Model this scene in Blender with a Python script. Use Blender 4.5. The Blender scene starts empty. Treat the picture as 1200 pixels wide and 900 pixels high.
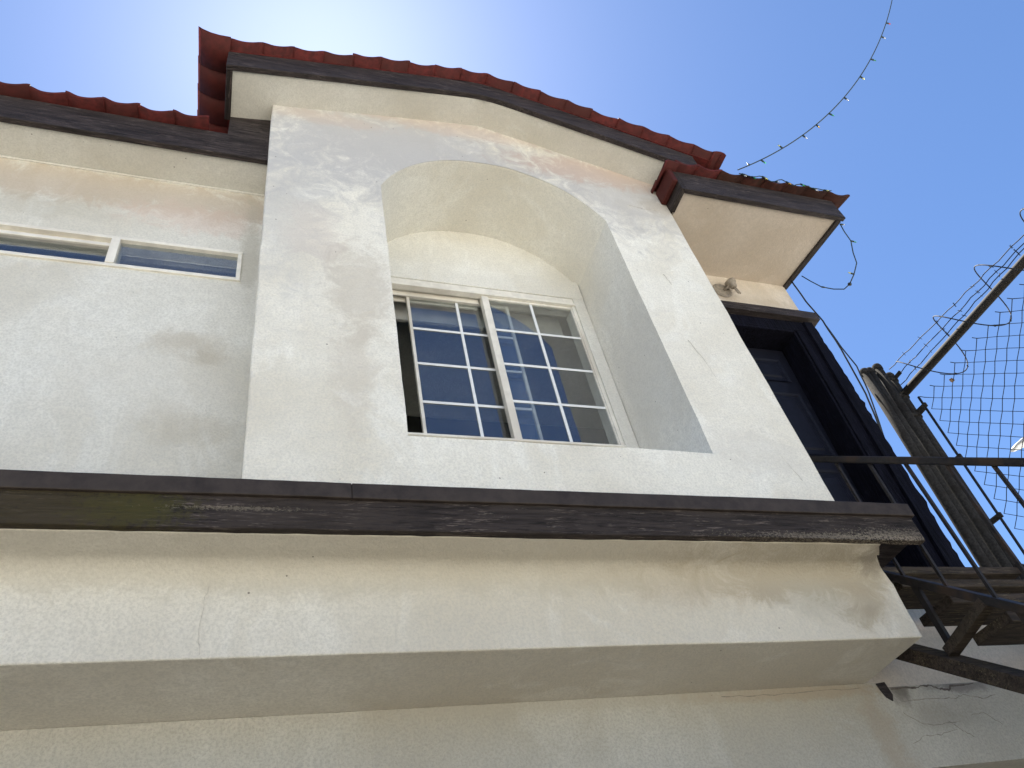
import bpy, bmesh, math, random
from mathutils import Vector, Matrix, noise as mnoise

random.seed(7)
sc = bpy.context.scene
col = sc.collection
rad = math.radians

# ------------------------------------------------------------------ camera
cam_d = bpy.data.cameras.new('camera')
cam = bpy.data.objects.new('camera', cam_d)
col.objects.link(cam)
RIGHT = Vector((0.94450075, -0.2785018, -0.17422711))
DOWN = Vector((0.07891921, 0.70718655, -0.70260867))
FWD = Vector((0.31888884, 0.64986455, 0.68991736))
m = Matrix((RIGHT, -DOWN, -FWD)).transposed().to_4x4()
m.translation = Vector((0.0, -2.3, 1.6))
cam.matrix_world = m
cam_d.sensor_width = 36.0
cam_d.lens = 912.7 / 1200 * 36
cam_d.clip_start = 0.02
cam_d.clip_end = 3000
sc.camera = cam

# ------------------------------------------------------------------ sky, sun, exposure
SUN_DIR = Vector((0.048, 0.385, 0.92)).normalized()
SUN_EL = math.asin(SUN_DIR.z)
SUN_ROT = math.atan2(SUN_DIR.x, SUN_DIR.y)
w = bpy.data.worlds.new('World')
sc.world = w
w.use_nodes = True
nt = w.node_tree
bg = nt.nodes['Background']
sky = nt.nodes.new('ShaderNodeTexSky')
sky.sky_type = 'NISHITA'
sky.sun_disc = False
sky.sun_elevation = SUN_EL
sky.sun_rotation = SUN_ROT
sky.altitude = 50
sky.air_density = 1.0
sky.dust_density = 0.40
sky.ozone_density = 10.0
nt.links.new(sky.outputs[0], bg.inputs[0])
bg.inputs[1].default_value = 0.063
sd = bpy.data.lights.new('sun', 'SUN')
sd.energy = 5.0
sd.angle = rad(0.53)
sd.color = (1.0, 0.95, 0.86)
sun = bpy.data.objects.new('sun', sd)
col.objects.link(sun)
sun.rotation_euler = SUN_DIR.to_track_quat('Z', 'Y').to_euler()
sc.view_settings.view_transform = 'Standard'
sc.view_settings.look = 'None'
sc.view_settings.exposure = 1.68
sc.view_settings.gamma = 1.0
sc.view_settings.use_curve_mapping = False


# ------------------------------------------------------------------ mesh helpers
class MB:
    """collects shapes; build() links them as ONE mesh object"""
    def __init__(self):
        self.v = []
        self.f = []
        self.s = []

    def add(self, vs, fs, smooth=False):
        o = len(self.v)
        self.v += [tuple(p) for p in vs]
        for f in fs:
            self.f.append(tuple(i + o for i in f))
            self.s.append(smooth)

    def box(self, x0, x1, y0, y1, z0, z1):
        vs = [(x, y, z) for z in (z0, z1) for y in (y0, y1) for x in (x0, x1)]
        self.add(vs, [(0, 2, 3, 1), (4, 5, 7, 6), (0, 1, 5, 4), (2, 6, 7, 3), (0, 4, 6, 2), (1, 3, 7, 5)])

    def quad(self, a, b, c, d):
        self.add([a, b, c, d], [(0, 1, 2, 3)])

    def hexa(self, p):
        """eight corners ordered like box"""
        self.add(p, [(0, 2, 3, 1), (4, 5, 7, 6), (0, 1, 5, 4), (2, 6, 7, 3), (0, 4, 6, 2), (1, 3, 7, 5)])

    def bar(self, a, b, wx, wy, up=(0, 0, 1)):
        """rectangular bar from a to b"""
        a, b = Vector(a), Vector(b)
        d = (b - a).normalized()
        s = d.cross(Vector(up))
        if s.length < 1e-4:
            s = d.cross(Vector((1, 0, 0)))
        s.normalize()
        u = s.cross(d).normalized()
        s *= wx / 2
        u *= wy / 2
        vs = [a - s - u, a + s - u, a - s + u, a + s + u, b - s - u, b + s - u, b - s + u, b + s + u]
        self.add(vs, [(0, 1, 3, 2), (4, 6, 7, 5), (0, 4, 5, 1), (2, 3, 7, 6), (0, 2, 6, 4), (1, 5, 7, 3)])

    def tube(self, pts, r, n=8, cap=True, taper=None):
        pts = [Vector(p) for p in pts]
        prev = None
        rings = []
        for i, p in enumerate(pts):
            a = pts[max(i - 1, 0)]
            b = pts[min(i + 1, len(pts) - 1)]
            d = (b - a)
            if d.length < 1e-9:
                d = Vector((0, 0, 1))
            d.normalize()
            if prev is None:
                t = Vector((0, 0, 1)) if abs(d.z) < .9 else Vector((1, 0, 0))
                s = d.cross(t).normalized()
            else:
                s = (prev - d * prev.dot(d)).normalized()
            prev = s
            u = d.cross(s)
            rr = r if taper is None else r * taper[i]
            rings.append([p + s * (rr * math.cos(2 * math.pi * k / n)) + u * (rr * math.sin(2 * math.pi * k / n)) for k in range(n)])
        vs = [q for ring in rings for q in ring]
        fs = []
        for i in range(len(rings) - 1):
            for k in range(n):
                k2 = (k + 1) % n
                fs.append((i * n + k, i * n + k2, (i + 1) * n + k2, (i + 1) * n + k))
        self.add(vs, fs, True)
        if cap:
            self.add(rings[0], [tuple(reversed(range(n)))])
            self.add(rings[-1], [tuple(range(n))])

    def lathe(self, prof, origin, axis=(0, 0, 1), n=20):
        """prof: list of (radius, distance along axis)"""
        ax = Vector(axis).normalized()
        t = Vector((0, 0, 1)) if abs(ax.z) < .9 else Vector((1, 0, 0))
        s = ax.cross(t).normalized()
        u = ax.cross(s)
        o = Vector(origin)
        vs = []
        for r, h in prof:
            for k in range(n):
                a = 2 * math.pi * k / n
                vs.append(o + ax * h + s * (r * math.cos(a)) + u * (r * math.sin(a)))
        fs = []
        for i in range(len(prof) - 1):
            for k in range(n):
                k2 = (k + 1) % n
                fs.append((i * n + k, i * n + k2, (i + 1) * n + k2, (i + 1) * n + k))
        self.add(vs, fs, True)

    def mesh(self, name, mat, fix=True):
        me = bpy.data.meshes.new(name)
        me.from_pydata(self.v, [], self.f)
        me.polygons.foreach_set('use_smooth', self.s)
        if fix:
            bm = bmesh.new()
            bm.from_mesh(me)
            bmesh.ops.remove_doubles(bm, verts=bm.verts, dist=1e-5)
            bmesh.ops.recalc_face_normals(bm, faces=bm.faces)
            bm.to_mesh(me)
            bm.free()
        if mat:
            me.materials.append(mat)
        me.update()
        return me

    def build(self, name, mat, parent=None, bevel=0, fix=True, segs=2):
        o = bpy.data.objects.new(name, self.mesh(name, mat, fix))
        col.objects.link(o)
        if parent:
            o.parent = parent
        if bevel:
            b = o.modifiers.new('bevel', 'BEVEL')
            b.width = bevel
            b.segments = segs
            b.limit_method = 'ANGLE'
            b.angle_limit = rad(35)
        return o


def thing(name, label, cat, group=None):
    o = bpy.data.objects.new(name, None)
    o.empty_display_size = 0.1
    col.objects.link(o)
    return tag(o, label, cat, group)


def tag(o, label, cat, group=None):
    o['label'] = label
    o['category'] = cat
    if group:
        o['group'] = group
    return o


def part(name, parent):
    """an Empty part that only gathers its pieces"""
    o = bpy.data.objects.new(name, None)
    o.empty_display_size = 0.1
    col.objects.link(o)
    o.parent = parent
    return o


def link_copy(name, me, parent, mat4=None, loc=None):
    o = bpy.data.objects.new(name, me)
    col.objects.link(o)
    o.parent = parent
    if mat4 is not None:
        o.matrix_local = mat4
    if loc is not None:
        o.location = loc
    return o


def wob(x, seed, amp, sc_=1.3):
    return amp * mnoise.noise(Vector((x * sc_, seed * 7.13, seed * 3.7)))


def plank_x(mb, x0, x1, y0, y1, z0, z1, n, amp=0.003, seed=1, fine=0.0):
    """a board along X, slightly warped, as one closed shape"""
    vs = []
    for i in range(n + 1):
        x = x0 + (x1 - x0) * i / n
        for j, (y, z) in enumerate(((y0, z0), (y1, z0), (y1, z1), (y0, z1))):
            vs.append((x, y + wob(x, seed + j, amp * .5) + wob(x, seed + j + 9, fine, 14),
                       z + wob(x, seed + j + 20, amp) + wob(x, seed + j + 30, fine, 17)))
    fs = []
    for i in range(n):
        a, b = i * 4, (i + 1) * 4
        for j in range(4):
            k = (j + 1) % 4
            fs.append((a + j, a + k, b + k, b + j))
    fs.append((3, 2, 1, 0))
    e = n * 4
    fs.append((e, e + 1, e + 2, e + 3))
    mb.add(vs, fs)


def wall_hole(mb, x0, x1, y0, y1, z0, z1, hx0, hx1, hz0, hz1):
    """slab in the XZ plane with one rectangular opening"""
    o = [(x0, z0), (x1, z0), (x1, z1), (x0, z1)]
    h = [(hx0, hz0), (hx1, hz0), (hx1, hz1), (hx0, hz1)]
    vs = [(x, y0, z) for x, z in o] + [(x, y0, z) for x, z in h] + [(x, y1, z) for x, z in o] + [(x, y1, z) for x, z in h]
    fs = []
    for i in range(4):
        j = (i + 1) % 4
        fs += [(i, j, 4 + j, 4 + i), (8 + i, 12 + i, 12 + j, 8 + j), (i, 8 + i, 8 + j, j), (4 + i, 4 + j, 12 + j, 12 + i)]
    mb.add(vs, fs)


# ------------------------------------------------------------------ material helpers
class NT:
    def __init__(self, name):
        self.m = bpy.data.materials.new(name)
        self.m.use_nodes = True
        self.t = self.m.node_tree
        self.b = self.t.nodes['Principled BSDF']

    def n(self, typ, **kw):
        nd = self.t.nodes.new('ShaderNode' + typ)
        for k, v in kw.items():
            setattr(nd, k, v)
        return nd

    def l(self, a, b):
        self.t.links.new(a, b)

    def pos(self, obj=False):
        if obj:
            return self.n('TexCoord').outputs['Object']
        return self.n('NewGeometry').outputs['Position']

    def mapped(self, vec, scale, loc=(0, 0, 0)):
        mp = self.n('Mapping')
        mp.inputs['Scale'].default_value = scale
        mp.inputs['Location'].default_value = loc
        self.l(vec, mp.inputs['Vector'])
        return mp.outputs[0]

    def noise(self, vec, scale, detail=4, rough=.55, dist=0):
        nd = self.n('TexNoise')
        nd.inputs['Scale'].default_value = scale
        nd.inputs['Detail'].default_value = detail
        nd.inputs['Roughness'].default_value = rough
        nd.inputs['Distortion'].default_value = dist
        self.l(vec, nd.inputs['Vector'])
        return nd.outputs['Fac']

    def rng(self, val, a, b, lo=0., hi=1., smooth=True):
        nd = self.n('MapRange')
        nd.interpolation_type = 'SMOOTHSTEP' if smooth else 'LINEAR'
        nd.inputs['From Min'].default_value = a
        nd.inputs['From Max'].default_value = b
        nd.inputs['To Min'].default_value = lo
        nd.inputs['To Max'].default_value = hi
        self.l(val, nd.inputs['Value'])
        return nd.outputs[0]

    def math(self, op, a, b=None):
        nd = self.n('Math', operation=op)
        for i, v in enumerate((a, b)):
            if v is None:
                continue
            if isinstance(v, (int, float)):
                nd.inputs[i].default_value = v
            else:
                self.l(v, nd.inputs[i])
        return nd.outputs[0]

    def mix(self, fac, a, b):
        nd = self.n('Mix', data_type='RGBA')
        for i, v in ((0, fac), (6, a), (7, b)):
            if isinstance(v, (int, float)):
                nd.inputs[i].default_value = v
            elif isinstance(v, tuple):
                nd.inputs[i].default_value = v + (1,) if len(v) == 3 else v
            else:
                self.l(v, nd.inputs[i])
        return nd.outputs[2]

    def bump(self, h, strength, dist=.01, prev=None):
        nd = self.n('Bump')
        nd.inputs['Strength'].default_value = strength
        nd.inputs['Distance'].default_value = dist
        self.l(h, nd.inputs['Height'])
        if prev:
            self.l(prev, nd.inputs['Normal'])
        return nd.outputs[0]

    def stain(self, colr, vec, cx, cz, rx, rz, tint, amt, rag, soft=.75):
        """a ragged patch centred at (cx, cz) on an XZ surface"""
        sub = self.n('VectorMath', operation='SUBTRACT')
        self.l(vec, sub.inputs[0])
        sub.inputs[1].default_value = (cx, 0, cz)
        mul = self.n('VectorMath', operation='MULTIPLY')
        self.l(sub.outputs[0], mul.inputs[0])
        mul.inputs[1].default_value = (1 / rx, 0, 1 / rz)
        ln = self.n('VectorMath', operation='LENGTH')
        self.l(mul.outputs[0], ln.inputs[0])
        d = self.math('ADD', ln.outputs['Value'], rag)
        k = self.rng(d, 1.25 - soft, 1.35, amt, 0.)
        return self.mix(k, colr, tint)


def mat_stucco(name, stains_and_shade=(), base=(.82, .79, .695), bumpy=1.0, trowel=.5, specks=True):
    g = NT(name)
    p = g.pos()
    big = g.noise(p, .9, 3)
    mid = g.noise(g.mapped(p, (1, 1, .55)), 2.6, 5, .62, 1.2)
    fine = g.noise(p, 22, 5, .7)
    dirty = tuple(c * k for c, k in zip(base, (.83, .80, .75)))
    pale = tuple(min(c * k, .9) for c, k in zip(base, (1.06, 1.075, 1.10)))
    c = g.mix(g.rng(big, .38, .66), base, dirty)
    c = g.mix(g.rng(mid, .50, .62, 0, .30 + .25 * min(trowel, 1.5)), c, pale)
    c = g.mix(g.rng(mid, .28, .44, .30, 0), c, dirty)
    c = g.mix(g.rng(fine, .35, .68, .26, 0), c, tuple(k * .70 for k in base))
    sand = g.noise(p, 95, 4, .75)
    c = g.mix(g.rng(sand, .36, .60, .42 * bumpy, 0), c, tuple(k * .60 for k in base))
    if stains_and_shade:
        rag = g.math('MULTIPLY', g.math('SUBTRACT', g.noise(p, 6.5, 8, .74, .8), .5), 3.0)
        for s in stains_and_shade:
            c = g.stain(c, p, *s[:4], s[4], s[5], rag, s[6] if len(s) > 6 else .75)
    if specks:
        v = g.n('TexVoronoi')
        v.inputs['Scale'].default_value = 16
        g.l(p, v.inputs['Vector'])
        sep = g.n('SeparateColor')
        g.l(v.outputs['Color'], sep.inputs[0])
        rare = g.rng(sep.outputs[0], .52, .54)
        dot = g.math('LESS_THAN', v.outputs['Distance'], g.math('MULTIPLY', sep.outputs[1], .062))
        c = g.mix(g.math('MULTIPLY', g.math('MULTIPLY', dot, rare), .75), c, (.10, .085, .07))
    g.l(c, g.b.inputs['Base Color'])
    g.b.inputs['Roughness'].default_value = .9
    g.b.inputs['Specular IOR Level'].default_value = .25
    tro = g.noise(g.mapped(p, (1, 1, 1.6)), 8, 5, .6, 1.0)
    b1 = g.bump(tro, .30 * trowel, .02)
    b2 = g.bump(fine, .35 * bumpy, .010, b1)
    b3 = g.bump(sand, .60 * bumpy, .006, b2)
    g.l(b3, g.b.inputs['Normal'])
    return g.m


def mat_paintwood(name, base, worn, axis='x', moss=(), chips=(), chip_amt=.5, rough=.6, spec=.2):
    g = NT(name)
    p = g.pos()
    sc1 = {'x': (1.6, 22, 22), 'y': (22, 1.6, 22), 'z': (22, 22, 1.6)}[axis]
    gr = g.noise(g.mapped(p, sc1), 2.2, 6, .65, .6)
    gr2 = g.noise(g.mapped(p, tuple(s * 2.4 for s in sc1)), 2.0, 4, .7)
    blot = g.noise(p, 3.2, 4, .6)
    c = g.mix(g.rng(gr, .34, .62), tuple(k * .7 for k in base), tuple(k * 2.1 for k in base))
    c = g.mix(g.rng(gr2, .54, .66, 0, .8), c, tuple(k * .3 for k in base))
    c = g.mix(g.rng(blot, .45, .7, 0, .45), c, worn)
    fib = g.noise(g.mapped(p, tuple(s * 4.2 for s in sc1)), 1.6, 3, .8)
    c = g.mix(g.math('MULTIPLY', g.rng(fib, .55, .66, 0, .75), g.rng(g.noise(p, 7, 4, .6), .40, .62)), c, tuple(min(.2, k * 4.2) for k in worn))
    rag = g.math('MULTIPLY', g.math('SUBTRACT', g.noise(p, 30, 6, .8), .5), 4.0)
    for s in moss:
        c = g.stain(c, p, *s[:4], s[4], s[5], rag, s[6] if len(s) > 6 else .75)
    ch = g.noise(g.mapped(p, tuple(s * .8 for s in sc1)), 4.2, 5, .75, .8)
    sparse = g.noise(p, 2.1, 3)
    k = g.math('MULTIPLY', g.rng(ch, .64, .67), g.rng(sparse, .46, .60, 0, chip_amt))
    c = g.mix(k, c, (.30, .26, .21))
    for s in chips:
        rag2 = g.math('MULTIPLY', g.math('SUBTRACT', g.noise(g.mapped(p, (1, 1.6, 1.6)), 75, 5, .85), .5), 14.0)
        c = g.stain(c, p, *s[:4], (.40, .34, .25), s[4], rag2, .25)
    g.l(c, g.b.inputs['Base Color'])
    g.b.inputs['Roughness'].default_value = rough
    g.b.inputs['Specular IOR Level'].default_value = spec
    g.l(g.bump(gr2, .9, .006, g.bump(gr, .8, .008)), g.b.inputs['Normal'])
    return g.m


def mat_simple(name, base, rough=.6, metal=0., var=.3, scale=30, bump=.2, spec=.5, tint=None, obj=False, each=None):
    g = NT(name)
    p = g.pos(obj)
    a = g.noise(p, scale, 5, .65)
    b = g.noise(p, scale * .14, 3)
    c = g.mix(g.rng(a, .3, .7), tuple(k * (1 - var) for k in base), tuple(min(1, k * (1 + var)) for k in base))
    if tint:
        c = g.mix(g.rng(b, .48, .66, 0, .7), c, tint)
    if each:
        c = g.mix(g.rng(g.n('ObjectInfo').outputs['Random'], 0, 1, 0, .85, False), c, each)
    g.l(c, g.b.inputs['Base Color'])
    g.b.inputs['Roughness'].default_value = rough
    g.b.inputs['Metallic'].default_value = metal
    g.b.inputs['Specular IOR Level'].default_value = spec
    if bump:
        g.l(g.bump(a, bump, .004), g.b.inputs['Normal'])
    return g.m


def mat_glass(name, ior=2.45, tint=(.84, .87, .88), dirt=.055):
    g = NT(name)
    t = g.t
    out = t.nodes['Material Output']
    t.nodes.remove(g.b)
    p = g.pos()
    tr = g.n('BsdfTransparent')
    tr.inputs[0].default_value = tint + (1,)
    gl = g.n('BsdfGlossy')
    gl.inputs['Roughness'].default_value = .012
    gl.inputs[0].default_value = (.95, .97, 1, 1)
    fr = g.n('Fresnel')
    fr.inputs['IOR'].default_value = ior
    wav = g.noise(p, 1.7, 2)
    g.l(g.bump(wav, .05, .02), gl.inputs['Normal'])
    mx = g.n('MixShader')
    back = g.n('NewGeometry').outputs['Backfacing']
    g.l(g.math('MULTIPLY', fr.outputs[0], g.math('SUBTRACT', 1.0, back)), mx.inputs[0])
    g.l(tr.outputs[0], mx.inputs[1])
    g.l(gl.outputs[0], mx.inputs[2])
    df = g.n('BsdfDiffuse')
    df.inputs[0].default_value = (.55, .53, .48, 1)
    mx2 = g.n('MixShader')
    dn = g.noise(p, 6, 6, .75, .5)
    g.l(g.rng(dn, .45, .8, dirt * .3, dirt), mx2.inputs[0])
    g.l(mx.outputs[0], mx2.inputs[1])
    g.l(df.outputs[0], mx2.inputs[2])
    g.l(mx2.outputs[0], out.inputs[0])
    return g.m


BROWN = (.36, .29, .20)
PINK = (.56, .43, .36)
GREY = (.40, .375, .31)
M = {}
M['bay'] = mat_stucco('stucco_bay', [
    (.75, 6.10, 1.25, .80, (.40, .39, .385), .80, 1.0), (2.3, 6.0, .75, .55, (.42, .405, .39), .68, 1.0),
    (.12, 5.3, .25, .8, (.47, .465, .45), .5, 1.0),
    (2.25, 6.22, .70, .16, (.50, .36, .28), .60), (1.20, 6.48, .60, .10, (.52, .40, .32), .45), (.35, 6.30, .35, .08, (.52, .40, .32), .35),
    (.47, 4.62, .16, .36, (.50, .45, .37), .6), (.42, 4.05, .10, .3, (.54, .49, .41), .45),
    (2.5, 5.9, .16, .10, BROWN, .30), (.25, 5.05, .15, .25, (.60, .52, .45), .3),
    (2.32, 3.72, .28, .14, (.55, .52, .46), .4)], trowel=1.3)
M['left'] = mat_stucco('stucco_left', [
    (-.32, 4.50, .17, .09, (.40, .35, .27), .46, 1.0), (-.20, 4.40, .10, .06, (.36, .31, .23), .5, 1.0), (-.22, 3.97, .18, .10, (.42, .38, .30), .40, 1.0), (-.42, 4.25, .45, .2, (.58, .55, .48), .3, 1.0),
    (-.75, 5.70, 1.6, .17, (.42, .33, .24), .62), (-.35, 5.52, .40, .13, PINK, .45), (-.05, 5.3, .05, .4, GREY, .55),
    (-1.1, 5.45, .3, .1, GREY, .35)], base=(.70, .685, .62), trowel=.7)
M['beam'] = mat_stucco('stucco_beam', [
    (2.12, 3.04, .50, .10, (.30, .24, .15), .72, 1.0), (2.44, 2.97, .17, .15, (.32, .26, .17), .62, 1.0), (2.22, 2.93, .22, .09, GREY, .5, 1.0),
    (1.70, 3.0, .40, .10, BROWN, .45, 1.0), (2.38, 2.86, .09, .05, (.30, .25, .17), .35), (2.55, 3.09, .10, .05, (.12, .10, .08), .8),
    (.8, 3.06, 3.6, .085, (.46, .42, .335), .5)], base=(.735, .695, .60), trowel=.6)  # last entry: grimy band that also paints the shade under the ledge
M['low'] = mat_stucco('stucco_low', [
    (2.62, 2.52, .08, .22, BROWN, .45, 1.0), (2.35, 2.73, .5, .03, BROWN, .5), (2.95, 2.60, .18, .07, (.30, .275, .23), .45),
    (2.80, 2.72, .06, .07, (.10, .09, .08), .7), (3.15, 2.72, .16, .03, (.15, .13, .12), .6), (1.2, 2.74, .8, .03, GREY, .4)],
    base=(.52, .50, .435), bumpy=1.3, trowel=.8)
M['doorwall'] = mat_stucco('stucco_doorwall', [(3.2, 5.62, .5, .06, BROWN, .35), (3.17, 5.66, .1, .12, (.28, .22, .16), .5)],
                           base=(.69, .62, .53), trowel=.7)
M['soffit'] = mat_stucco('stucco_soffit', [], base=(.66, .65, .595), trowel=.12, bumpy=.8)
M['soffit_tan'] = mat_stucco('stucco_soffit_tan', [], base=(.66, .585, .50), trowel=.1, bumpy=.7)
M['recess'] = mat_stucco('stucco_recess', [(2.0, 4.5, .3, .5, (.60, .57, .50), .4)], base=(.80, .785, .715), trowel=.25)
M['fascia'] = mat_paintwood('painted_fascia', (.021, .0165, .0158), (.036, .029, .027), 'x', chip_amt=.35)
M['fascia_y'] = mat_paintwood('painted_fascia_side', (.018, .014, .013), (.03, .024, .021), 'y', chip_amt=.2)
M['ledge'] = mat_paintwood('painted_ledge', (.021, .0165, .0145), (.040, .032, .027), 'x',
                           moss=((-.30, 3.15, .17, .07, (.052, .052, .010), .85, 1.0), (-.50, 3.14, .32, .10, (.055, .042, .018), .6), (.2, 3.13, .3, .08, (.045, .035, .028), .5)),
                           chips=((2.58, 3.110, .14, .018, .26), (2.3, 3.098, .25, .010, .3), (.0, 3.16, .10, .005, .25)),
                           chip_amt=.75, rough=.8)
M['flash'] = mat_simple('painted_flashing', (.038, .029, .024), .65, 0, .3, 14, .2, spec=.25, tint=(.055, .043, .034))
M['tile'] = mat_simple('red_roof_tile', (.080, .0105, .009), .75, 0, .4, 26, .3, spec=.25, each=(.052, .012, .009), tint=(.05, .010, .008))
M['tile_old'] = mat_simple('weathered_roof_tile', (.045, .013, .009), .8, 0, .45, 22, .4, spec=.2, each=(.030, .014, .009), tint=(.030, .033, .015))
M['frame'] = mat_simple('window_frame_paint', (.72, .69, .61), .5, 0, .10, 14, .1, tint=(.56, .51, .43))
M['muntin'] = mat_simple('muntin_white', (.74, .75, .74), .4, 0, .05, 20, .0)
M['glass'] = mat_glass('window_glass')
M['glass_dirty'] = mat_glass('window_glass_dusty', dirt=.16)
M['dark'] = mat_simple('interior_dark', (.035, .034, .032), .9, 0, .2, 5, 0)
M['blind'] = mat_simple('roller_blind', (.42, .41, .38), .8, 0, .08, 12, .1)
M['door'] = mat_simple('door_paint', (.0060, .0068, .0135), .6, 0, .25, 18, .15, spec=.2)
M['doorframe'] = mat_paintwood('door_frame_paint', (.0030, .0031, .006), (.005, .005, .008), 'z', chip_amt=.04, rough=.8, spec=.06)
M['iron'] = mat_simple('painted_iron', (.017, .0145, .014), .6, .0, .3, 40, .15, spec=.25, tint=(.05, .030, .018))
M['tread'] = mat_paintwood('stair_timber', (.028, .021, .016), (.05, .038, .022), 'x', chip_amt=.15, rough=.8)
M['tread_edge'] = M['tread']
M['galv'] = mat_simple('galvanised_pipe', (.030, .028, .026), .95, .0, .45, 75, .35, tint=(.022, .019, .016), spec=.1)
M['wire'] = mat_simple('fence_wire', (.022, .024, .027), .7, .1, .2, 60, 0, spec=.2)
M['rail'] = mat_simple('fence_rail', (.042, .038, .034), .85, .0, .25, 50, .15, spec=.2)
M['cable'] = mat_simple('black_cable', (.012, .014, .014), .5, 0, .2, 50, 0)
M['lightcord'] = mat_simple('green_cord', (.010, .022, .015), .5, 0, .2, 50, 0)
M['porcelain'] = mat_simple('old_lampholder', (.25, .215, .17), .5, 0, .25, 40, .1)
M['concrete'] = mat_simple('concrete_ground', (.54, .515, .455), .9, 0, .18, 8, .3, tint=(.46, .44, .39))
M['asphalt'] = mat_simple('unseen_alley_asphalt', (.042, .041, .039), .9, 0, .3, 40, .4, tint=(.055, .052, .05))
M['lampmetal'] = mat_simple('lamp_housing', (.30, .31, .32), .45, .3, .1, 20, 0)
M['lens'] = mat_simple('lamp_lens', (.80, .80, .78), .3, 0, .05, 20, 0)
M['crack'] = mat_simple('dark_crack', (.12, .10, .085), .95, 0, .3, 60, 0)  # dark colour of the widest crack
M['hairline'] = mat_simple('hairline_crack', (.40, .37, .32), .95, 0, .3, 60, 0)
M['hairdark'] = mat_simple('fine_crack', (.20, .18, .15), .95, 0, .3, 60, 0)
M['leaf'] = mat_simple('dry_leaf', (.16, .10, .05), .8, 0, .3, 60, .2)


def mat_bulb(name, c):
    g = NT(name)
    g.b.inputs['Base Color'].default_value = c + (1,)
    g.b.inputs['Roughness'].default_value = .15
    g.b.inputs['Transmission Weight'].default_value = .6
    return g.m


BULBS = [mat_bulb('bulb_red', (.8, .05, .03)), mat_bulb('bulb_clear', (.85, .85, .8)), mat_bulb('bulb_amber', (.9, .55, .08)),
         mat_bulb('bulb_yellow', (.9, .85, .25)), mat_bulb('bulb_green', (.05, .4, .12))]

# ------------------------------------------------------------------ ground
mb = MB()
mb.quad((-400, -400, 0), (400, -400, 0), (400, 400, 0), (-400, 400, 0))
g_o = mb.build('ground', M['concrete'])
g_o['kind'] = 'structure'
mb = MB()
mb.quad((-60, -3.9, .004), (60, -3.9, .004), (60, 8, .004), (-60, 8, .004))  # unseen dark strip, its width and tone set to cut bounce onto undersides
g_o = mb.build('unseen_alley', M['asphalt'])
g_o['kind'] = 'structure'

# ------------------------------------------------------------------ the house
house = thing('house', 'white stucco two storey house with red tiled roof and arched window bay', 'house')

# gable line (soffit level) over the bay
GAB = [(-.44, 6.262), (1.345, 6.618), (2.98, 6.062)]


def gable_z(x, prof=GAB):
    (xa, za), (xb, zb), (xc, zc) = prof
    sl = (zb - za) / (xb - xa)
    sr = (zc - zb) / (xc - xb)
    h = .15             # the peak is rounded over
    t = x - xb
    if t <= -h:
        return zb + sl * t
    if t >= h:
        return zb + sr * t
    return zb + sl * t + (sr - sl) * (t + h) ** 2 / (4 * h)


RX0, RX1, SILL, SPRING, ARCH, RBACK = .622, 2.045, 3.69, 5.52, 6.085, .535


def arch_z(x):
    c = (RX0 + RX1) / 2
    return 5.316 + math.sqrt(max(0., .767 ** 2 - (x - c) ** 2))


BX1 = 2.6
xs_l = [0, .2, .4, RX0]
na = 36
xs_a = [RX0 + (RX1 - RX0) * .5 * (1 - math.cos(math.pi * i / na)) for i in range(na + 1)]
xs_r = [RX1, 2.2, 2.4, BX1]
mb = MB()
ZB = 3.2


def col_quad(a, b, n):
    """a, b: (foot, head) of two uprights; n rows between"""
    (a0, a1), (b0, b1) = [tuple(Vector(q) for q in e) for e in (a, b)]
    for i in range(n):
        mb.quad(a0.lerp(a1, i / n), b0.lerp(b1, i / n), b0.lerp(b1, (i + 1) / n), a0.lerp(a1, (i + 1) / n))


ZR = [ZB, SILL]
for xs in (xs_l, xs_r):
    for a, b in zip(xs[:-1], xs[1:]):
        col_quad(((a, 0, ZB), (a, 0, SILL)), ((b, 0, ZB), (b, 0, SILL)), 4)
        ta = arch_z(a) if a in (RX0, RX1) else 5.5
        tb = arch_z(b) if b in (RX0, RX1) else 5.5
        col_quad(((a, 0, SILL), (a, 0, ta)), ((b, 0, SILL), (b, 0, tb)), 18)
        col_quad(((a, 0, ta), (a, 0, gable_z(a) + .02)), ((b, 0, tb), (b, 0, gable_z(b) + .02)), 4)
for a, b in zip(xs_a[:-1], xs_a[1:]):
    col_quad(((a, 0, ZB), (a, 0, SILL)), ((b, 0, ZB), (b, 0, SILL)), 4)
    col_quad(((a, 0, arch_z(a)), (a, 0, gable_z(a) + .02)), ((b, 0, arch_z(b)), (b, 0, gable_z(b) + .02)), 4)
# side cheeks of the bay
for x in (0, BX1):
    for za, zb, n in ((ZB, SILL, 4), (SILL, 5.5, 18), (5.5, gable_z(x) + .02, 4)):
        col_quad(((x, 0, za), (x, 0, zb)), ((x + (.004 if x == 0 else -.004), 1.0, za), (x + (.004 if x == 0 else -.004), 1.0, zb)), n)
def uneven(vs):
    return [(x + .0055 * mnoise.noise(Vector((x * 1.5, y * 1.2, z * 4.5))), y + (.004 * mnoise.noise(Vector((x * 4 + 9, 3, z * 3))) if y < .3 else 0),
         z + .005 * mnoise.noise(Vector((x * 4.5 + 5, y, z * 2)))) for x, y, z in vs]


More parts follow.
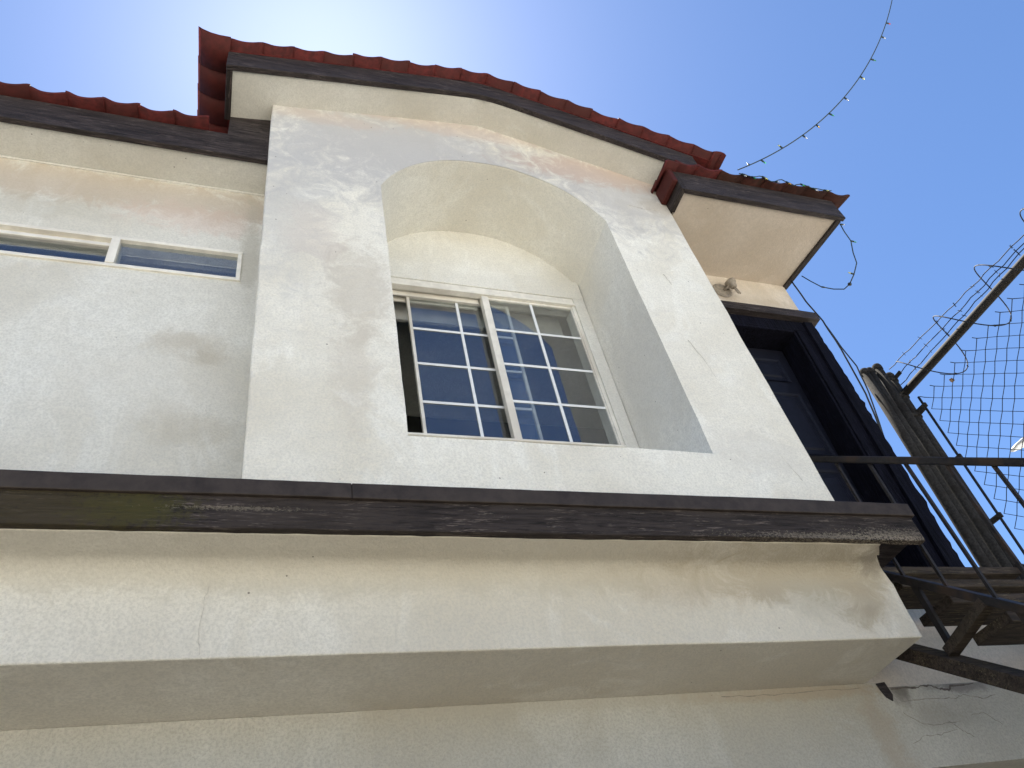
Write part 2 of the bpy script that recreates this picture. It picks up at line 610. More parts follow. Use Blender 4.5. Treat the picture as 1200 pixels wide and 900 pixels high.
mb.v = uneven(mb.v)
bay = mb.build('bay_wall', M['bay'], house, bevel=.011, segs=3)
mb = MB()
for a, b in zip(xs_a[:-1], xs_a[1:]):
    for ya, yb in ((0, .012), (.012, .2), (.2, RBACK)):
        da, db = (.006 if ya == 0 else 0), 0       # worn, slightly ragged arris
        mb.quad((a, ya, arch_z(a) + da), (a, yb, arch_z(a)), (b, yb, arch_z(b)), (b, ya, arch_z(b) + da))
    mb.quad((a, 0, SILL), (b, 0, SILL), (b, RBACK, SILL + .13), (a, RBACK, SILL + .13))
for x in (RX0, RX1):
    col_quad(((x, 0, SILL), (x, 0, arch_z(x))), ((x, RBACK, SILL + .13), (x, RBACK, arch_z(x))), 18)
mb.v = uneven(mb.v)
mb.build('recess_lining', M['recess'], house)

# back of the recess with the window opening
WX0, WX1, WZ0, WZ1 = .66, 1.962, 4.118, 5.455
mb = MB()
mb.box(RX0 - .02, RX1 + .02, RBACK, RBACK + .10, SILL - .1, WZ0)
mb.box(RX0 - .02, WX0, RBACK, RBACK + .10, WZ0, WZ1)
mb.box(WX1, RX1 + .02, RBACK, RBACK + .10, WZ0, WZ1)
mb.box(RX0 - .02, RX1 + .02, RBACK, RBACK + .10, WZ1, ARCH + .05)
mb.build('recess_wall', M['recess'], house)
mb = MB()
mb.box(RX0 + .002, RX1 - .002, RBACK - .018, RBACK + .002, WZ1 + .002, 5.645)
mb.box(WX1 + .002, RX1 - .002, RBACK - .017, RBACK + .002, SILL + .135, WZ1 + .0025)
mb.box(RX0 + .002, WX0 - .002, RBACK - .017, RBACK + .002, SILL + .135, WZ1 + .0025)
mb.build('window_surround', M['recess'], house, bevel=.004)

# ---- arched-bay window: fixed sash on the right, slider pushed open on the left
win = part('sliding_window', house)
fy = RBACK - .012
mb = MB()
mb.box(WX0, WX1, fy, fy + .11, WZ1 - .058, WZ1)
mb.box(WX0 + .001, WX1 - .001, fy - .012, fy + .03, WZ1 - .076, WZ1 - .059)
mb.box(WX0, WX1, fy, fy + .11, WZ0, WZ0 + .048)
mb.box(WX0, WX1, fy - .010, fy + .02, WZ0 + .0485, WZ0 + .062)
mb.box(WX1 - .022, WX1, fy + .001, fy + .11, WZ0 + .0625, WZ1 - .0765)
mb.box(WX0, WX0 + .03, fy + .001, fy + .11, WZ0 + .0625, WZ1 - .0765)
mb.box(1.326, 1.368, fy + .002, fy + .045, WZ0 + .0625, WZ1 - .0765)
mb.box(WX0 + .031, 1.321, fy + .050, fy + .062, WZ1 - .100, WZ1 - .0585)
mb.box(WX0 + .031, 1.321, fy + .088, fy + .100, WZ1 - .112, WZ1 - .0585)
mb.build('frame', M['frame'], win, bevel=.003)


def sash(x0, x1, z0, z1, y, stile, parts, mid, stile_r=None, rows=4):
    sr = stile_r or stile
    f = MB()
    f.box(x0, x0 + stile, y - .012, y + .012, z0, z1)
    f.box(x1 - sr, x1, y - .012, y + .012, z0, z1)
    f.box(x0 + stile, x1 - sr, y - .011, y + .011, z0, z0 + .016)
    f.box(x0 + stile, x1 - sr, y - .011, y + .011, z1 - .016, z1)
    f.build('sash_frame', M['frame'], win, bevel=.002)
    cells = [(x0 + stile, mid), (mid, x1 - sr)]
    h = (z1 - z0) / rows
    for i in range(rows):
        for a, b in cells:
            g_ = MB()
            tilt = random.uniform(-.0012, .0012)
            za, zb = z0 + i * h, z0 + (i + 1) * h
            g_.hexa([(a, y - .002 + tilt, za), (b, y - .002, za), (a, y + .002 + tilt, za), (b, y + .002, za),
                     (a, y - .002, zb), (b, y - .002 - tilt, zb), (a, y + .002, zb), (b, y + .002 - tilt, zb)])
            g_.build('pane', M['glass'], win)
    t = MB()
    t.box(mid - .009, mid + .009, y - .008, y - .003, z0 + .016, z1 - .016)
    t.build('muntin', M['muntin'], win, bevel=.002)
    for i in range(1, rows):
        zz = z0 + i * h
        t = MB()
        t.box(x0 + stile, x1 - sr, y - .0075, y - .0035, zz - .009, zz + .009)
        t.build('muntin', M['muntin'], win, bevel=.002)


sash(1.368, WX1 - .022, WZ0 + .062, WZ1 - .076, fy + .022, .006, win, 1.655)
sash(.862, 1.520, WZ0 + .060, WZ1 - .078, fy + .075, .018, win, 1.178)
# rolled blind behind the opening
mb = MB()
mb.box(WX0 + .03, WX1 - .03, fy + .19, fy + .21, WZ1 - .16, WZ1 + .02)
mb.build('blind', M['blind'], win)

# ---- left wall with its strip window
LY = .345
SX0, SX1, SZ0, SZ1 = -2.3, -.088, 5.005, 5.255
mb = MB()
wall_hole(mb, -5.0, .0, LY, LY + .14, 3.1, 5.95, SX0, SX1, SZ0, SZ1)
mb.build('side_wall', M['left'], house)
mb = MB()
for i in range(1):
    mb.bar((-5, LY - .001, 5.862), (-.0, LY - .001, 5.862), .010, .016)
mb.build('soffit_trim', M['soffit'], house)
strip = part('strip_window', house)
mb = MB()
y0, y1 = LY - .012, LY + .09
mb.box(SX0, SX1, y0, y1, SZ0, SZ0 + .022)
mb.box(SX0, SX1, y0, y1, SZ1 - .022, SZ1)
mb.box(SX1 - .022, SX1, y0 + .001, y1, SZ0 + .022, SZ1 - .022)
mb.box(SX0, SX0 + .022, y0 + .001, y1, SZ0 + .022, SZ1 - .022)
mb.box(-.722, -.680, y0 - .004, y1, SZ0 + .0222, SZ1 - .0222)
mb.build('frame', M['frame'], strip, bevel=.003)
mb = MB()
mb.box(SX0 + .022, -.7225, y0 + .03, y1 - .005, SZ1 - .062, SZ1 - .0225)
mb.box(SX0 + .022, -.7225, y0 + .012, y0 + .029, SZ1 - .074, SZ1 - .050)
mb.build('sash_rail', M['frame'], strip, bevel=.003)
for a, b, y, mt in ((SX0 + .022, -.722, LY + .035, 'glass'), (-.680, SX1 - .022, LY + .012, 'glass_dirty')):
    mb = MB()
    mb.box(a, b, y, y + .004, SZ0 + .022, SZ1 - .022)
    mb.build('pane', M[mt], strip)

# ---- door wall on the right of the bay
DY = .46
DX0, DX1, DZ0, DZ1 = 2.74, 3.60, 3.33, 5.285


def edge_x(z):      # the outer corner of the wall is not quite plumb
    return 3.795 - max(0., 5.45 - z) * .062


mb = MB()
zs = [2.60, DZ0 - .1, DZ1, 5.95]
for i in range(3):
    za, zb = zs[i], zs[i + 1]
    if i == 1:
        mb.hexa([(DX1 + (-.062 * (5.285 - za)), DY, za), (edge_x(za), DY, za), (DX1 - .062 * (5.285 - za), DY + .22, za), (edge_x(za), DY + .22, za),
                 (DX1, DY, zb), (edge_x(zb), DY, zb), (DX1, DY + .22, zb), (edge_x(zb), DY + .22, zb)])
        mb.box(2.55, DX0, DY, DY + .22, za, zb)
    elif i == 0:
        mb.box(2.55, 4.6, DY, DY + .22, za, zb)
    else:
        mb.hexa([(2.55, DY, za), (edge_x(za), DY, za), (2.55, DY + .22, za), (edge_x(za), DY + .22, za),
                 (2.55, DY, zb), (edge_x(zb), DY, zb), (2.55, DY + .22, zb), (edge_x(zb), DY + .22, zb)])
mb.build('door_wall', M['doorwall'], house)

door = part('door', house)
dy = DY + .155
mb = MB()
mb.box(DX0, DX1 + .02, dy, dy + .04, DZ0, DZ1)
mb.build('door_leaf', M['door'], door)
pw = (DX1 - DX0 - .11 * 3) / 2
for za, zb in ((5.285 - .13 - .22, 5.285 - .13), (4.28, 4.82), (3.50, 4.16)):
    for i in range(2):
        x0 = DX0 + .11 + i * (pw + .11) - (.035 if za < 4.2 else .0)
        p = MB()
        for (ix, dyy) in ((0, 0), (.018, .012), (.045, .012), (.065, -.004)):
            pass
        rings = []
        for ins, off in ((0, -.010), (.016, -.004), (.022, .006), (.040, .004), (.058, -.007)):
            rings.append([(x0 + ins, dy + off, za + ins), (x0 + pw - ins, dy + off, za + ins), (x0 + pw - ins, dy + off, zb - ins), (x0 + ins, dy + off, zb - ins)])
        vs = [q for r in rings for q in r]
        fs = []
        for r in range(len(rings) - 1):
            for k in range(4):
                k2 = (k + 1) % 4
                fs.append((r * 4 + k, r * 4 + k2, r * 4 + 4 + k2, r * 4 + 4 + k))
        e = (len(rings) - 1) * 4
        fs.append((e, e + 1, e + 2, e + 3))
        p.add(vs, fs)
        p.build('door_panel', M['door'], door, fix=False)
mb = MB()
# casing: right jamb board (leaning with the wall edge), head board
za, zb = DZ0, DZ1 + .002
lean = .062 * (zb - za)
mb.hexa([(DX1 - lean, DY - .03, za), (edge_x(za) + .012, DY - .03, za), (DX1 - lean, DY + .16, za), (edge_x(za) + .012, DY + .23, za),
         (DX1, DY - .03, zb), (edge_x(zb) - .02, DY - .03, zb), (DX1, DY + .16, zb), (edge_x(zb) - .02, DY + .23, zb)])
mb.box(2.60, edge_x(5.3) - .021, DY - .031, DY + .15, DZ1 + .0025, 5.388)
mb.hexa([(DX1 - lean - .022, DY - .02, za), (DX1 - lean - .001, DY - .02, za), (DX1 - lean - .022, dy, za), (DX1 - lean - .001, dy, za),
         (DX1 - .022, DY - .02, zb), (DX1 - .001, DY - .02, zb), (DX1 - .022, dy, zb), (DX1 - .001, dy, zb)])
mb.box(2.70, DX1 - .023, DY - .0305, dy, DZ1 - .02, DZ1 + .0021)
mb.build('door_casing', M['doorframe'], door, bevel=.004)
mb = MB()
# outer strip of casing beside the jamb board, rough edged
n = 60
vs = []
for i in range(n + 1):
    z = 3.30 + (5.37 - 3.30) * i / n
    xo = edge_x(z) + .035 * (1 - (i / n) ** 3) + random.uniform(-.006, .007) + (.012 if i in (14, 15, 37) else 0) - .03
    xi = edge_x(z) - .10
    vs += [(xi, DY - .052, z), (xo, DY - .052, z), (xo, DY - .0305, z), (xi, DY - .0305, z)]
fs = []
for i in range(n):
    for j in range(4):
        k = (j + 1) % 4
        fs.append((i * 4 + j, i * 4 + k, i * 4 + 4 + k, i * 4 + 4 + j))
fs += [(3, 2, 1, 0), (n * 4, n * 4 + 1, n * 4 + 2, n * 4 + 3)]
mb.add(vs, fs)
mb.build('casing_strip', M['doorframe'], door)
mb = MB()
plank_x(mb, 2.60, 3.832, DY - .075, DY - .001, 5.392, 5.468, 16, .004, 5, .002)
mb.build('door_lintel', M['fascia'], door)
mb = MB()
mb.box(2.62, edge_x(3.3), DY - .07, DY + .2, DZ0 - .06, DZ0 - .001)
mb.build('threshold', M['tread'], door)

# ---- projecting beam over the ground floor, coved under the ledge
mb = MB()
prof = [(.42, 3.17), (-.172, 3.17), (-.171, 3.086), (-.110, 3.078)] + [(-.07 + .07 * math.sin(a * math.pi / 16), 3.075 - .075 * (1 - math.cos(a * math.pi / 16))) for a in range(0, 9)] + [(0, 2.90), (0.0, 2.762), (.42, 2.757)]
xs = [-5.0 + (2.645 + 5.0) * i / 60 for i in range(61)]
vs = []
for i, x in enumerate(xs):
    for j, (y, z) in enumerate(prof):
        xx = x
        if i == 60 and j in (1, 2):
            xx = x - .15
        elif i == 60 and 3 <= j < 12:
            xx = x - .11 * ((12 - j) / 9) ** 1.6
        vs.append((xx, y + (wob(x, 2, .004) if 3 < j < len(prof) - 1 else 0), z + (wob(x, 48, .006, .9) if j == len(prof) - 2 else 0)))
np_ = len(prof)
fs = []
for i in range(60):
    for j in range(np_ - 1):
        fs.append((i * np_ + j, i * np_ + j + 1, (i + 1) * np_ + j + 1, (i + 1) * np_ + j))
fs.append(tuple(60 * np_ + j for j in range(np_)))
mb.add(vs, fs)
for i_, f_ in enumerate(mb.f):      # only the cove is shaded smooth
    mb.s[i_] = len(f_) == 4 and 3 <= (f_[0] % np_) <= 11
beam = mb.build('wall_beam', M['beam'], house, bevel=.014, segs=3)

# ---- lower wall set back under the beam
mb = MB()
LWY = .40
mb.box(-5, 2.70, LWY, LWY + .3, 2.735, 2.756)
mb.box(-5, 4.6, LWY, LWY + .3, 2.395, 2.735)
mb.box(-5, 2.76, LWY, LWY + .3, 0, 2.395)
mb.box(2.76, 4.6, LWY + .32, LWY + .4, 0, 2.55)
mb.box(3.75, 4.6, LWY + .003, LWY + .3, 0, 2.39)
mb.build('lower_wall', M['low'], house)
mb = MB()
mb.box(2.78, 3.74, LWY + .20, LWY + .31, 0, 2.385)
mb.build('lower_door', M['frame'], house)
# broken hole at the foot of the beam
mb = MB()
mb.add([(2.692, LWY - .004, 2.752), (2.742, LWY - .004, 2.757), (2.752, LWY - .004, 2.700), (2.737, LWY - .004, 2.672), (2.712, LWY - .004, 2.690), (2.70, LWY - .004, 2.72),
        (2.692, LWY + .02, 2.752), (2.742, LWY + .02, 2.757), (2.752, LWY + .02, 2.700), (2.737, LWY + .02, 2.672), (2.712, LWY + .02, 2.690), (2.70, LWY + .02, 2.72)],
       [(0, 1, 2, 3, 4, 5)] + [(i, (i + 1) % 6, 6 + (i + 1) % 6, 6 + i) for i in range(6)])
mb.build('rotten_bracket', M['fascia'], house)


def crack(pts, y, wd, parent, seed, sub=5, mt='crack'):
    random.seed(seed)
    P = []
    for (a, b) in zip(pts[:-1], pts[1:]):
        for i in range(sub):
            t = i / sub
            P.append((a[0] + (b[0] - a[0]) * t + random.uniform(-.0035, .0035), a[1] + (b[1] - a[1]) * t + random.uniform(-.0035, .0035)))
    P.append(pts[-1])
    mb = MB()
    for i in range(len(P) - 1):
        (x0, z0), (x1, z1) = P[i], P[i + 1]
        dx, dz = x1 - x0, z1 - z0
        L = math.hypot(dx, dz) or 1
        w0 = wd * random.uniform(.25, 1)
        nx, nz = -dz / L * w0 / 2, dx / L * w0 / 2
        mb.hexa([(x0 - nx, y - .0012, z0 - nz), (x1 - nx, y - .0012, z1 - nz), (x0 - nx, y + .01, z0 - nz), (x1 - nx, y + .01, z1 - nz),
                 (x0 + nx, y - .0012, z0 + nz), (x1 + nx, y - .0012, z1 + nz), (x0 + nx, y + .01, z0 + nz), (x1 + nx, y + .01, z1 + nz)])
    mb.build('crack', M[mt], parent, fix=False)


crack([(-.065, 3.02), (-.08, 2.93), (-.085, 2.85), (-.075, 2.775)], -.001, .0011, house, 3, mt='hairline')
crack([(2.76, 2.728), (2.90, 2.727), (2.98, 2.733), (3.03, 2.715), (3.08, 2.705), (3.10, 2.725), (3.24, 2.73)], LWY, .010, house, 4)
crack([(2.78, 2.665), (2.95, 2.675), (3.08, 2.668), (3.14, 2.68), (3.24, 2.66), (3.33, 2.672)], LWY, .003, house, 5, mt='hairdark')
crack([(2.76, 2.62), (2.83, 2.57), (2.90, 2.56), (3.05, 2.57)], LWY, .002, house, 6, mt='hairdark')
crack([(2.98, 2.575), (3.03, 2.53), (3.07, 2.50)], LWY, .0025, house, 7, mt='hairdark')
crack([(2.73, 2.49), (2.80, 2.52), (2.90, 2.52), (3.0, 2.535)], LWY, .002, house, 8, mt='hairdark')
crack([(3.12, 2.59), (3.20, 2.60), (3.27, 2.54)], LWY, .0018, house, 9, mt='hairdark')
crack([(1.9, 2.735), (2.1, 2.73), (2.35, 2.735), (2.6, 2.738)], LWY, .003, house, 10, mt='hairdark')
crack([(2.36, 3.92), (2.40, 3.80), (2.43, 3.68), (2.47, 3.55)], -.0005, .0010, house, 12, mt='hairline')
crack([(2.22, 4.5), (2.26, 4.35), (2.28, 4.2)], -.0005, .0008, house, 13, mt='hairline')
crack([(2.28, 5.10), (2.30, 5.0)], -.0005, .0018, house, 14, mt='hairline')
crack([(2.28, 5.86), (2.38, 5.84), (2.52, 5.85)], -.0005, .0016, house, 15, mt='hairline')
random.seed(11)

# ---- ledge: weathered timber board under a metal flashing
mb = MB()
plank_x(mb, -5.0, 2.728, -.200, -.168, 3.086, 3.208, 170, .005, 11, .0026)
mb.build('ledge_board', M['ledge'], house, bevel=.003)
for a, b, s in ((-5.0, -1.9, 1), (-1.8995, .352, 2), (.3525, 2.742, 3)):
    mb = MB()
    plank_x(mb, a, b, -.213, -.164, 3.205, 3.270, 40, .004, 16, .0012)
    mb.build('flashing', M['flash'], house, bevel=.004)
mb = MB()
mb.box(-5.0, BX1 - .06, -.163, .36, 3.172, 3.262)
mb.box(BX1 - .06, 2.715, -.163, .06, 3.12, 3.262)
mb.build('ledge_core', M['fascia'], house)

# ---- roofs
roof = part('roof', house)
PER = .182
TL = .30


def tile_mesh(name, mat, length=TL, per=PER, amp=.0125, thick=.013):
    t = MB()
    n = 12
    top, bot = [], []
    for r, yy in enumerate((0, length)):
        for k in range(n + 1):
            u = k / n
            x = u * (per + .012)
            z = amp * math.cos(2 * math.pi * u * (per + .012) / per)
            z += amp * .18 * math.cos(4 * math.pi * u)
            dz = .0 if yy == 0 else -.006
            top.append((x, yy, z + thick + dz))
            bot.append((x, yy, z + dz))
    vs = top + bot
    o = 2 * (n + 1)
    fs = []
    for k in range(n):
        fs.append((k, k + 1, n + 2 + k, n + 1 + k))
        fs.append((o + k, o + n + 1 + k, o + n + 2 + k, o + k + 1))
        fs.append((k, o + k, o + k + 1, k + 1))
        fs.append((n + 1 + k, n + 2 + k, o + n + 2 + k, o + n + 1 + k))
    fs.append((0, n + 1, o + n + 1, o))
    fs.append((n, o + n, o + n + n + 1, n + n + 1))
    t.add(vs, fs, True)
    me = t.mesh(name, mat)
    for pol in me.polygons:
        pol.use_smooth = abs(pol.normal.y) < .6 and abs(pol.normal.x) < .95
    return me


tile_me = tile_mesh('roof_tile', M['tile'])
tile_old_me = tile_mesh('roof_tile_weathered', M['tile_old'])


def tile_field(x_from, cols, y_front, zf, pitch, courses, me_of, slope_of=None, step=.27):
    """barrels run up the slope (along Y); zf(x) is the height of the tile bed at the front edge"""
    for c in range(courses):
        for i in range(cols):
            x = x_from + i * PER
            z = zf(x)
            sx = slope_of(x + PER / 2) if slope_of else 0.
            yy = y_front + c * step * math.cos(pitch) + random.uniform(-.006, .006)
            zz = z + c * step * math.sin(pitch) + .0135 * min(c, 1) + c * .002 + random.uniform(-.003, .003)
            mt = Matrix.Translation((x, yy, zz)) @ Matrix.Rotation(-math.atan(sx), 4, 'Y') @ Matrix.Rotation(pitch + rad(random.uniform(-.8, .8)), 4, 'X') @ Matrix.Rotation(rad(random.uniform(-.6, .6)), 4, 'Z')
            link_copy('roof_tile', me_of(x), roof, mt)


# left roof
P1 = rad(16)
LF = .10        # front of the left fascia
mb = MB()
plank_x(mb, -5.0, .02, LF, LF + .035, 5.855, 6.085, 40, .004, 61)
mb.build('fascia', M['fascia'], house, bevel=.004)
mb = MB()
mb.box(-5.0, -.0, LF + .036, LY + .02, 5.872, 5.892)
mb.build('soffit', M['soffit'], house)
mb = MB()
mb.box(-.235, .0, LF + .004, LF + .03, 6.06, 6.40)
mb.build('closing_board', M['fascia'], house)
tile_field(-5.0 + .53 * PER, 25, LF - .06, lambda x: 6.098, P1, 3, lambda x: tile_me)
mb = MB()
mb.hexa([(-5.0, LF + .01, 6.02), (.0, LF + .01, 6.02), (-5.0, 5.0, 6.02), (0, 5.0, 6.02),
         (-5.0, LF + .01, 6.084), (.0, LF + .01, 6.084), (-5.0, 5.0, 6.084 + 4.89 * math.tan(P1)), (0, 5.0, 6.084 + 4.89 * math.tan(P1))])
mb.build('roof_deck', M['tile_old'], roof)

# right roof
RF = -.19
RXA, RXB = 2.625, 3.90
mb = MB()
plank_x(mb, RXA, RXB + .03, RF, RF + .035, 5.852, 6.075, 20, .004, 71)
mb.build('fascia', M['fascia'], house, bevel=.004)
mb = MB()
mb.box(RXA - .03, RXA + .002, RF + .001, -.002, 5.854, 6.074)
mb.build('fascia', M['fascia_y'], house, bevel=.004)
mb = MB()
mb.hexa([(RXB - .03, RF + .036, 5.850), (RXB + .012, RF + .036, 5.850), (RXB - .115, DY + .02, 5.852), (RXB - .07, DY + .02, 5.852),
         (RXB - .03, RF + .036, 5.99), (RXB + .012, RF + .036, 5.99), (RXB - .115, DY + .02, 6.0), (RXB - .07, DY + .02, 6.0)])
mb.build('fascia', M['fascia_y'], house, bevel=.004)
mb = MB()
mb.hexa([(RXA + .003, RF + .036, 5.868), (RXB - .029, RF + .036, 5.868), (RXA + .003, DY + .02, 5.868), (RXB - .114, DY + .02, 5.868),
         (RXA + .003, RF + .036, 5.888), (RXB - .029, RF + .036, 5.888), (RXA + .003, DY + .02, 5.888), (RXB - .114, DY + .02, 5.888)])
mb.build('soffit', M['soffit_tan'], house)
tile_field(RXA - .02, 8, RF - .055, lambda x: 6.085, rad(14), 3, lambda x: tile_old_me if x > 2.85 else tile_me)
mb = MB()
mb.hexa([(RXA + .01, RF + .02, 6.0), (RXB + .0, RF + .02, 6.0), (RXA + .01, 5.0, 6.0), (RXB, 5.0, 6.0),
         (RXA + .01, RF + .02, 6.072), (RXB + .0, RF + .02, 6.072), (RXA + .01, 5.0, 6.072 + 5.17 * math.tan(rad(14))), (RXB, 5.0, 6.072 + 5.17 * math.tan(rad(14)))])
mb.build('roof_deck', M['tile_old'], roof)


def rake_cap(pts, wd, name='rake_tile', mat='tile', flip=1, sec_=None):
    """an angular cap tile: a top flange and a side flange along a path in Y"""
    for a, b in zip(pts[:-1], pts[1:]):
        b = (b[0], b[1] + .04, b[2] - .010)
        t = MB()
        ax, ay, az = a
        bx, by, bz = b
        d = .006
        # cross-section in XZ: from inner top, over a rounded shoulder, down the side
        sec = sec_ or [(0, .0), (-.35, .016), (-.72, .022), (-.95, .008), (-1.0, -.02)]
        vs = []
        for (px, py, pz, gr) in ((ax, ay, az, 1.0), (bx, by, bz, .97)):
            for u, v in sec:
                vs.append((px + flip * u * wd * gr, py, pz + v * gr))
            for u, v in sec:
                vs.append((px + flip * u * wd * gr * .93, py, pz + (v - .012) * gr))
        n = len(sec)
        fs = []
        for k in range(n - 1):
            fs.append((k, k + 1, 2 * n + k + 1, 2 * n + k))
            fs.append((n + k, 3 * n + k, 3 * n + k + 1, n + k + 1))
            fs.append((k, n + k, n + k + 1, k + 1))
            fs.append((2 * n + k, 2 * n + k + 1, 3 * n + k + 1, 3 * n + k))
        fs.append((n - 1, 2 * n - 1, 4 * n - 1, 3 * n - 1))
        t.add(vs, fs, True)
        t.build(name, M[mat], roof)


# short red cap down the left rake of the right roof, on the face of the bay
rake_cap([(RXA + .0, RF - .06, 6.085), (RXA + .0, RF + .10, 6.095), (RXA, -.003, 6.108)], .105)
mb = MB()
mb.box(RXA - .075, RXA - .034, RF - .01, -.002, 5.93, 6.075)
mb.build('rake_tile', M['tile'], roof, bevel=.01)

# gable over the bay
GF = -.225
GXL, GXR = -.235, 2.80
FH = .185
mb = MB()
n = 48
vs = []
for i in range(n + 1):
    x = GXL - .035 + (GXR + .02 - GXL + .035) * i / n
    zb = gable_z(x) - .012 + wob(x, 81, .004)
    for y, z in ((GF, zb), (GF + .035, zb), (GF + .035, zb + FH), (GF, zb + FH + wob(x, 83, .003))):
        vs.append((x, y, z))
fs = []
for i in range(n):
    for j in range(4):
        k = (j + 1) % 4
        fs.append((i * 4 + j, i * 4 + k, i * 4 + 4 + k, i * 4 + 4 + j))
fs += [(3, 2, 1, 0), (n * 4, n * 4 + 1, n * 4 + 2, n * 4 + 3)]
mb.add(vs, fs)
mb.build('gable_fascia', M['fascia'], house, bevel=.004)
mb = MB()
zl = gable_z(GXL)
mb.box(GXL - .034, GXL, GF + .036, LF + .02, zl - .014, zl + FH - .02)
mb.build('gable_fascia', M['fascia_y'], house, bevel=.004)
mb = MB()
zr = gable_z(GXR)
mb.box(GXR, GXR + .034, GF + .036, .3, zr - .01, zr + FH - .02)
mb.build('gable_fascia', M['fascia_y'], house, bevel=.004)
mb = MB()
xs = [GXL + .001, 0, .4, .8, 1.345, 1.8, 2.2, GXR - .001]
for a, b in zip(xs[:-1], xs[1:]):
    mb.hexa([(a, GF + .036, gable_z(a)), (b, GF + .036, gable_z(b)), (a, .5, gable_z(a)), (b, .5, gable_z(b)),
             (a, GF + .036, gable_z(a) + .02), (b, GF + .036, gable_z(b) + .02), (a, .5, gable_z(a) + .02), (b, .5, gable_z(b) + .02)])
mb.build('gable_soffit', M['soffit'], house)
GT = [(-.44, 6.262 + FH + .012), (1.345, 6.618 + FH + .012), (2.98, 6.062 + FH + .03)]
SL = (GT[1][1] - GT[0][1]) / (GT[1][0] - GT[0][0])
SR = (GT[2][1] - GT[1][1]) / (GT[2][0] - GT[1][0])
tile_field(-.265, 18, GF - .06, lambda x: gable_z(x, GT), rad(2.0), 4, lambda x: tile_me,
           lambda x: (gable_z(x + PER / 2, GT) - gable_z(x - PER / 2, GT)) / PER, step=.20)
rake_cap([(-.262, GF - .075 + .175 * i, gable_z(-.26, GT) + .004 + .001 * i) for i in range(5)], .185, sec_=[(0, .0), (-.35, -.004), (-.6, .006), (-.85, .032), (-1.0, .058)])
rake_cap([(2.955, GF - .065 + .2 * i, gable_z(2.95, GT) - .002 + .003 * i) for i in range(4)], .10, flip=-1)
mb = MB()
xs = [-.26, .3, .8, 1.345, 1.8, 2.4, 2.95]
for a, b in zip(xs[:-1], xs[1:]):
    za, zb = gable_z(a, GT) - .004, gable_z(b, GT) - .004
    mb.hexa([(a, GF + .0, za - .018), (b, GF + .0, zb - .018), (a, 4, za - .018), (b, 4, zb - .018),
             (a, GF + .0, za - .004), (b, GF + .0, zb - .004), (a, 4, za - .004), (b, 4, zb - .004)])
mb.build('roof_deck', M['tile'], roof)
mb = MB()
mb.lathe([(.06, 0), (.062, .01), (.058, .3)], (1.345, GF - .05, gable_z(1.345, GT) - .01), (0, 1, .03), 16)
ridge = None

# shell behind the front: keeps the rooms dark
mb = MB()
mb.box(-5.2, -5.0, .0, 6, 0, 6.3)
mb.box(3.55, 3.64, .72, 6, 0, 6.2)
mb.box(-5.2, 3.64, 6, 6.2, 0, 7.2)
mb.box(-5.0, 3.55, .72, 6, 2.95, 3.15)
mb.box(-5.0, 3.55, .9, 6, 5.90, 5.96)
mb.build('shell', M['left'], house)
mb = MB()
mb.box(-5, 3.5, 2.2, 2.25, 3.15, 5.9)
mb.build('partition', M['dark'], house)

# ------------------------------------------------------------------ broken lamp holder on the door wall
lamp = thing('wall_lamp', 'broken bare lampholder on the tan wall above the black door', 'lamp')
lx, lz = 3.175, 5.690
mb = MB()
mb.lathe([(.074, 0), (.076, -.008), (.066, -.012), (.060, -.004), (.036, -.003), (0.001, -.003)], (lx, DY, lz), (0, 1, 0), 28)
mb.build('back_plate', M['porcelain'], lamp)
mb = MB()
mb.tube([(lx + .02, DY - .005, lz + .01), (lx + .045, DY - .035, lz + .02), (lx + .055, DY - .055, lz + .03)], .010, 10)
mb.build('arm', M['porcelain'], lamp)
ax = Vector((.30, .05, -1)).normalized()
o0 = Vector((lx + .055, DY - .055, lz + .055))
mb = MB()
mb.lathe([(.001, -.004), (.032, -.002), (.041, .003), (.041, .022), (.036, .030), (.024, .032), (.025, .056), (.020, .066), (.001, .067)], o0, ax, 22)
mb.build('socket', M['porcelain'], lamp)
for s in (-1, 1):
    mb = MB()
    q = o0 + ax * .06 + Vector((.008 * s, 0, 0))
    mb.tube([q, q + ax * .07], .006, 8)
    mb.build('pin', M['porcelain'], lamp)

# ------------------------------------------------------------------ iron staircase from the door toward the alley
st = thing('staircase', 'dark steel and timber staircase with thin balusters up to the black door', 'staircase')
SXL, SXR = 2.80, 3.92


def chord_z(y):
    return 3.095 + (y - .097) * .925


def hand_z(y):
    return 3.85 + (y - .175) * .857


def low_z(y):
    return 2.50 + (y + .22) * .80


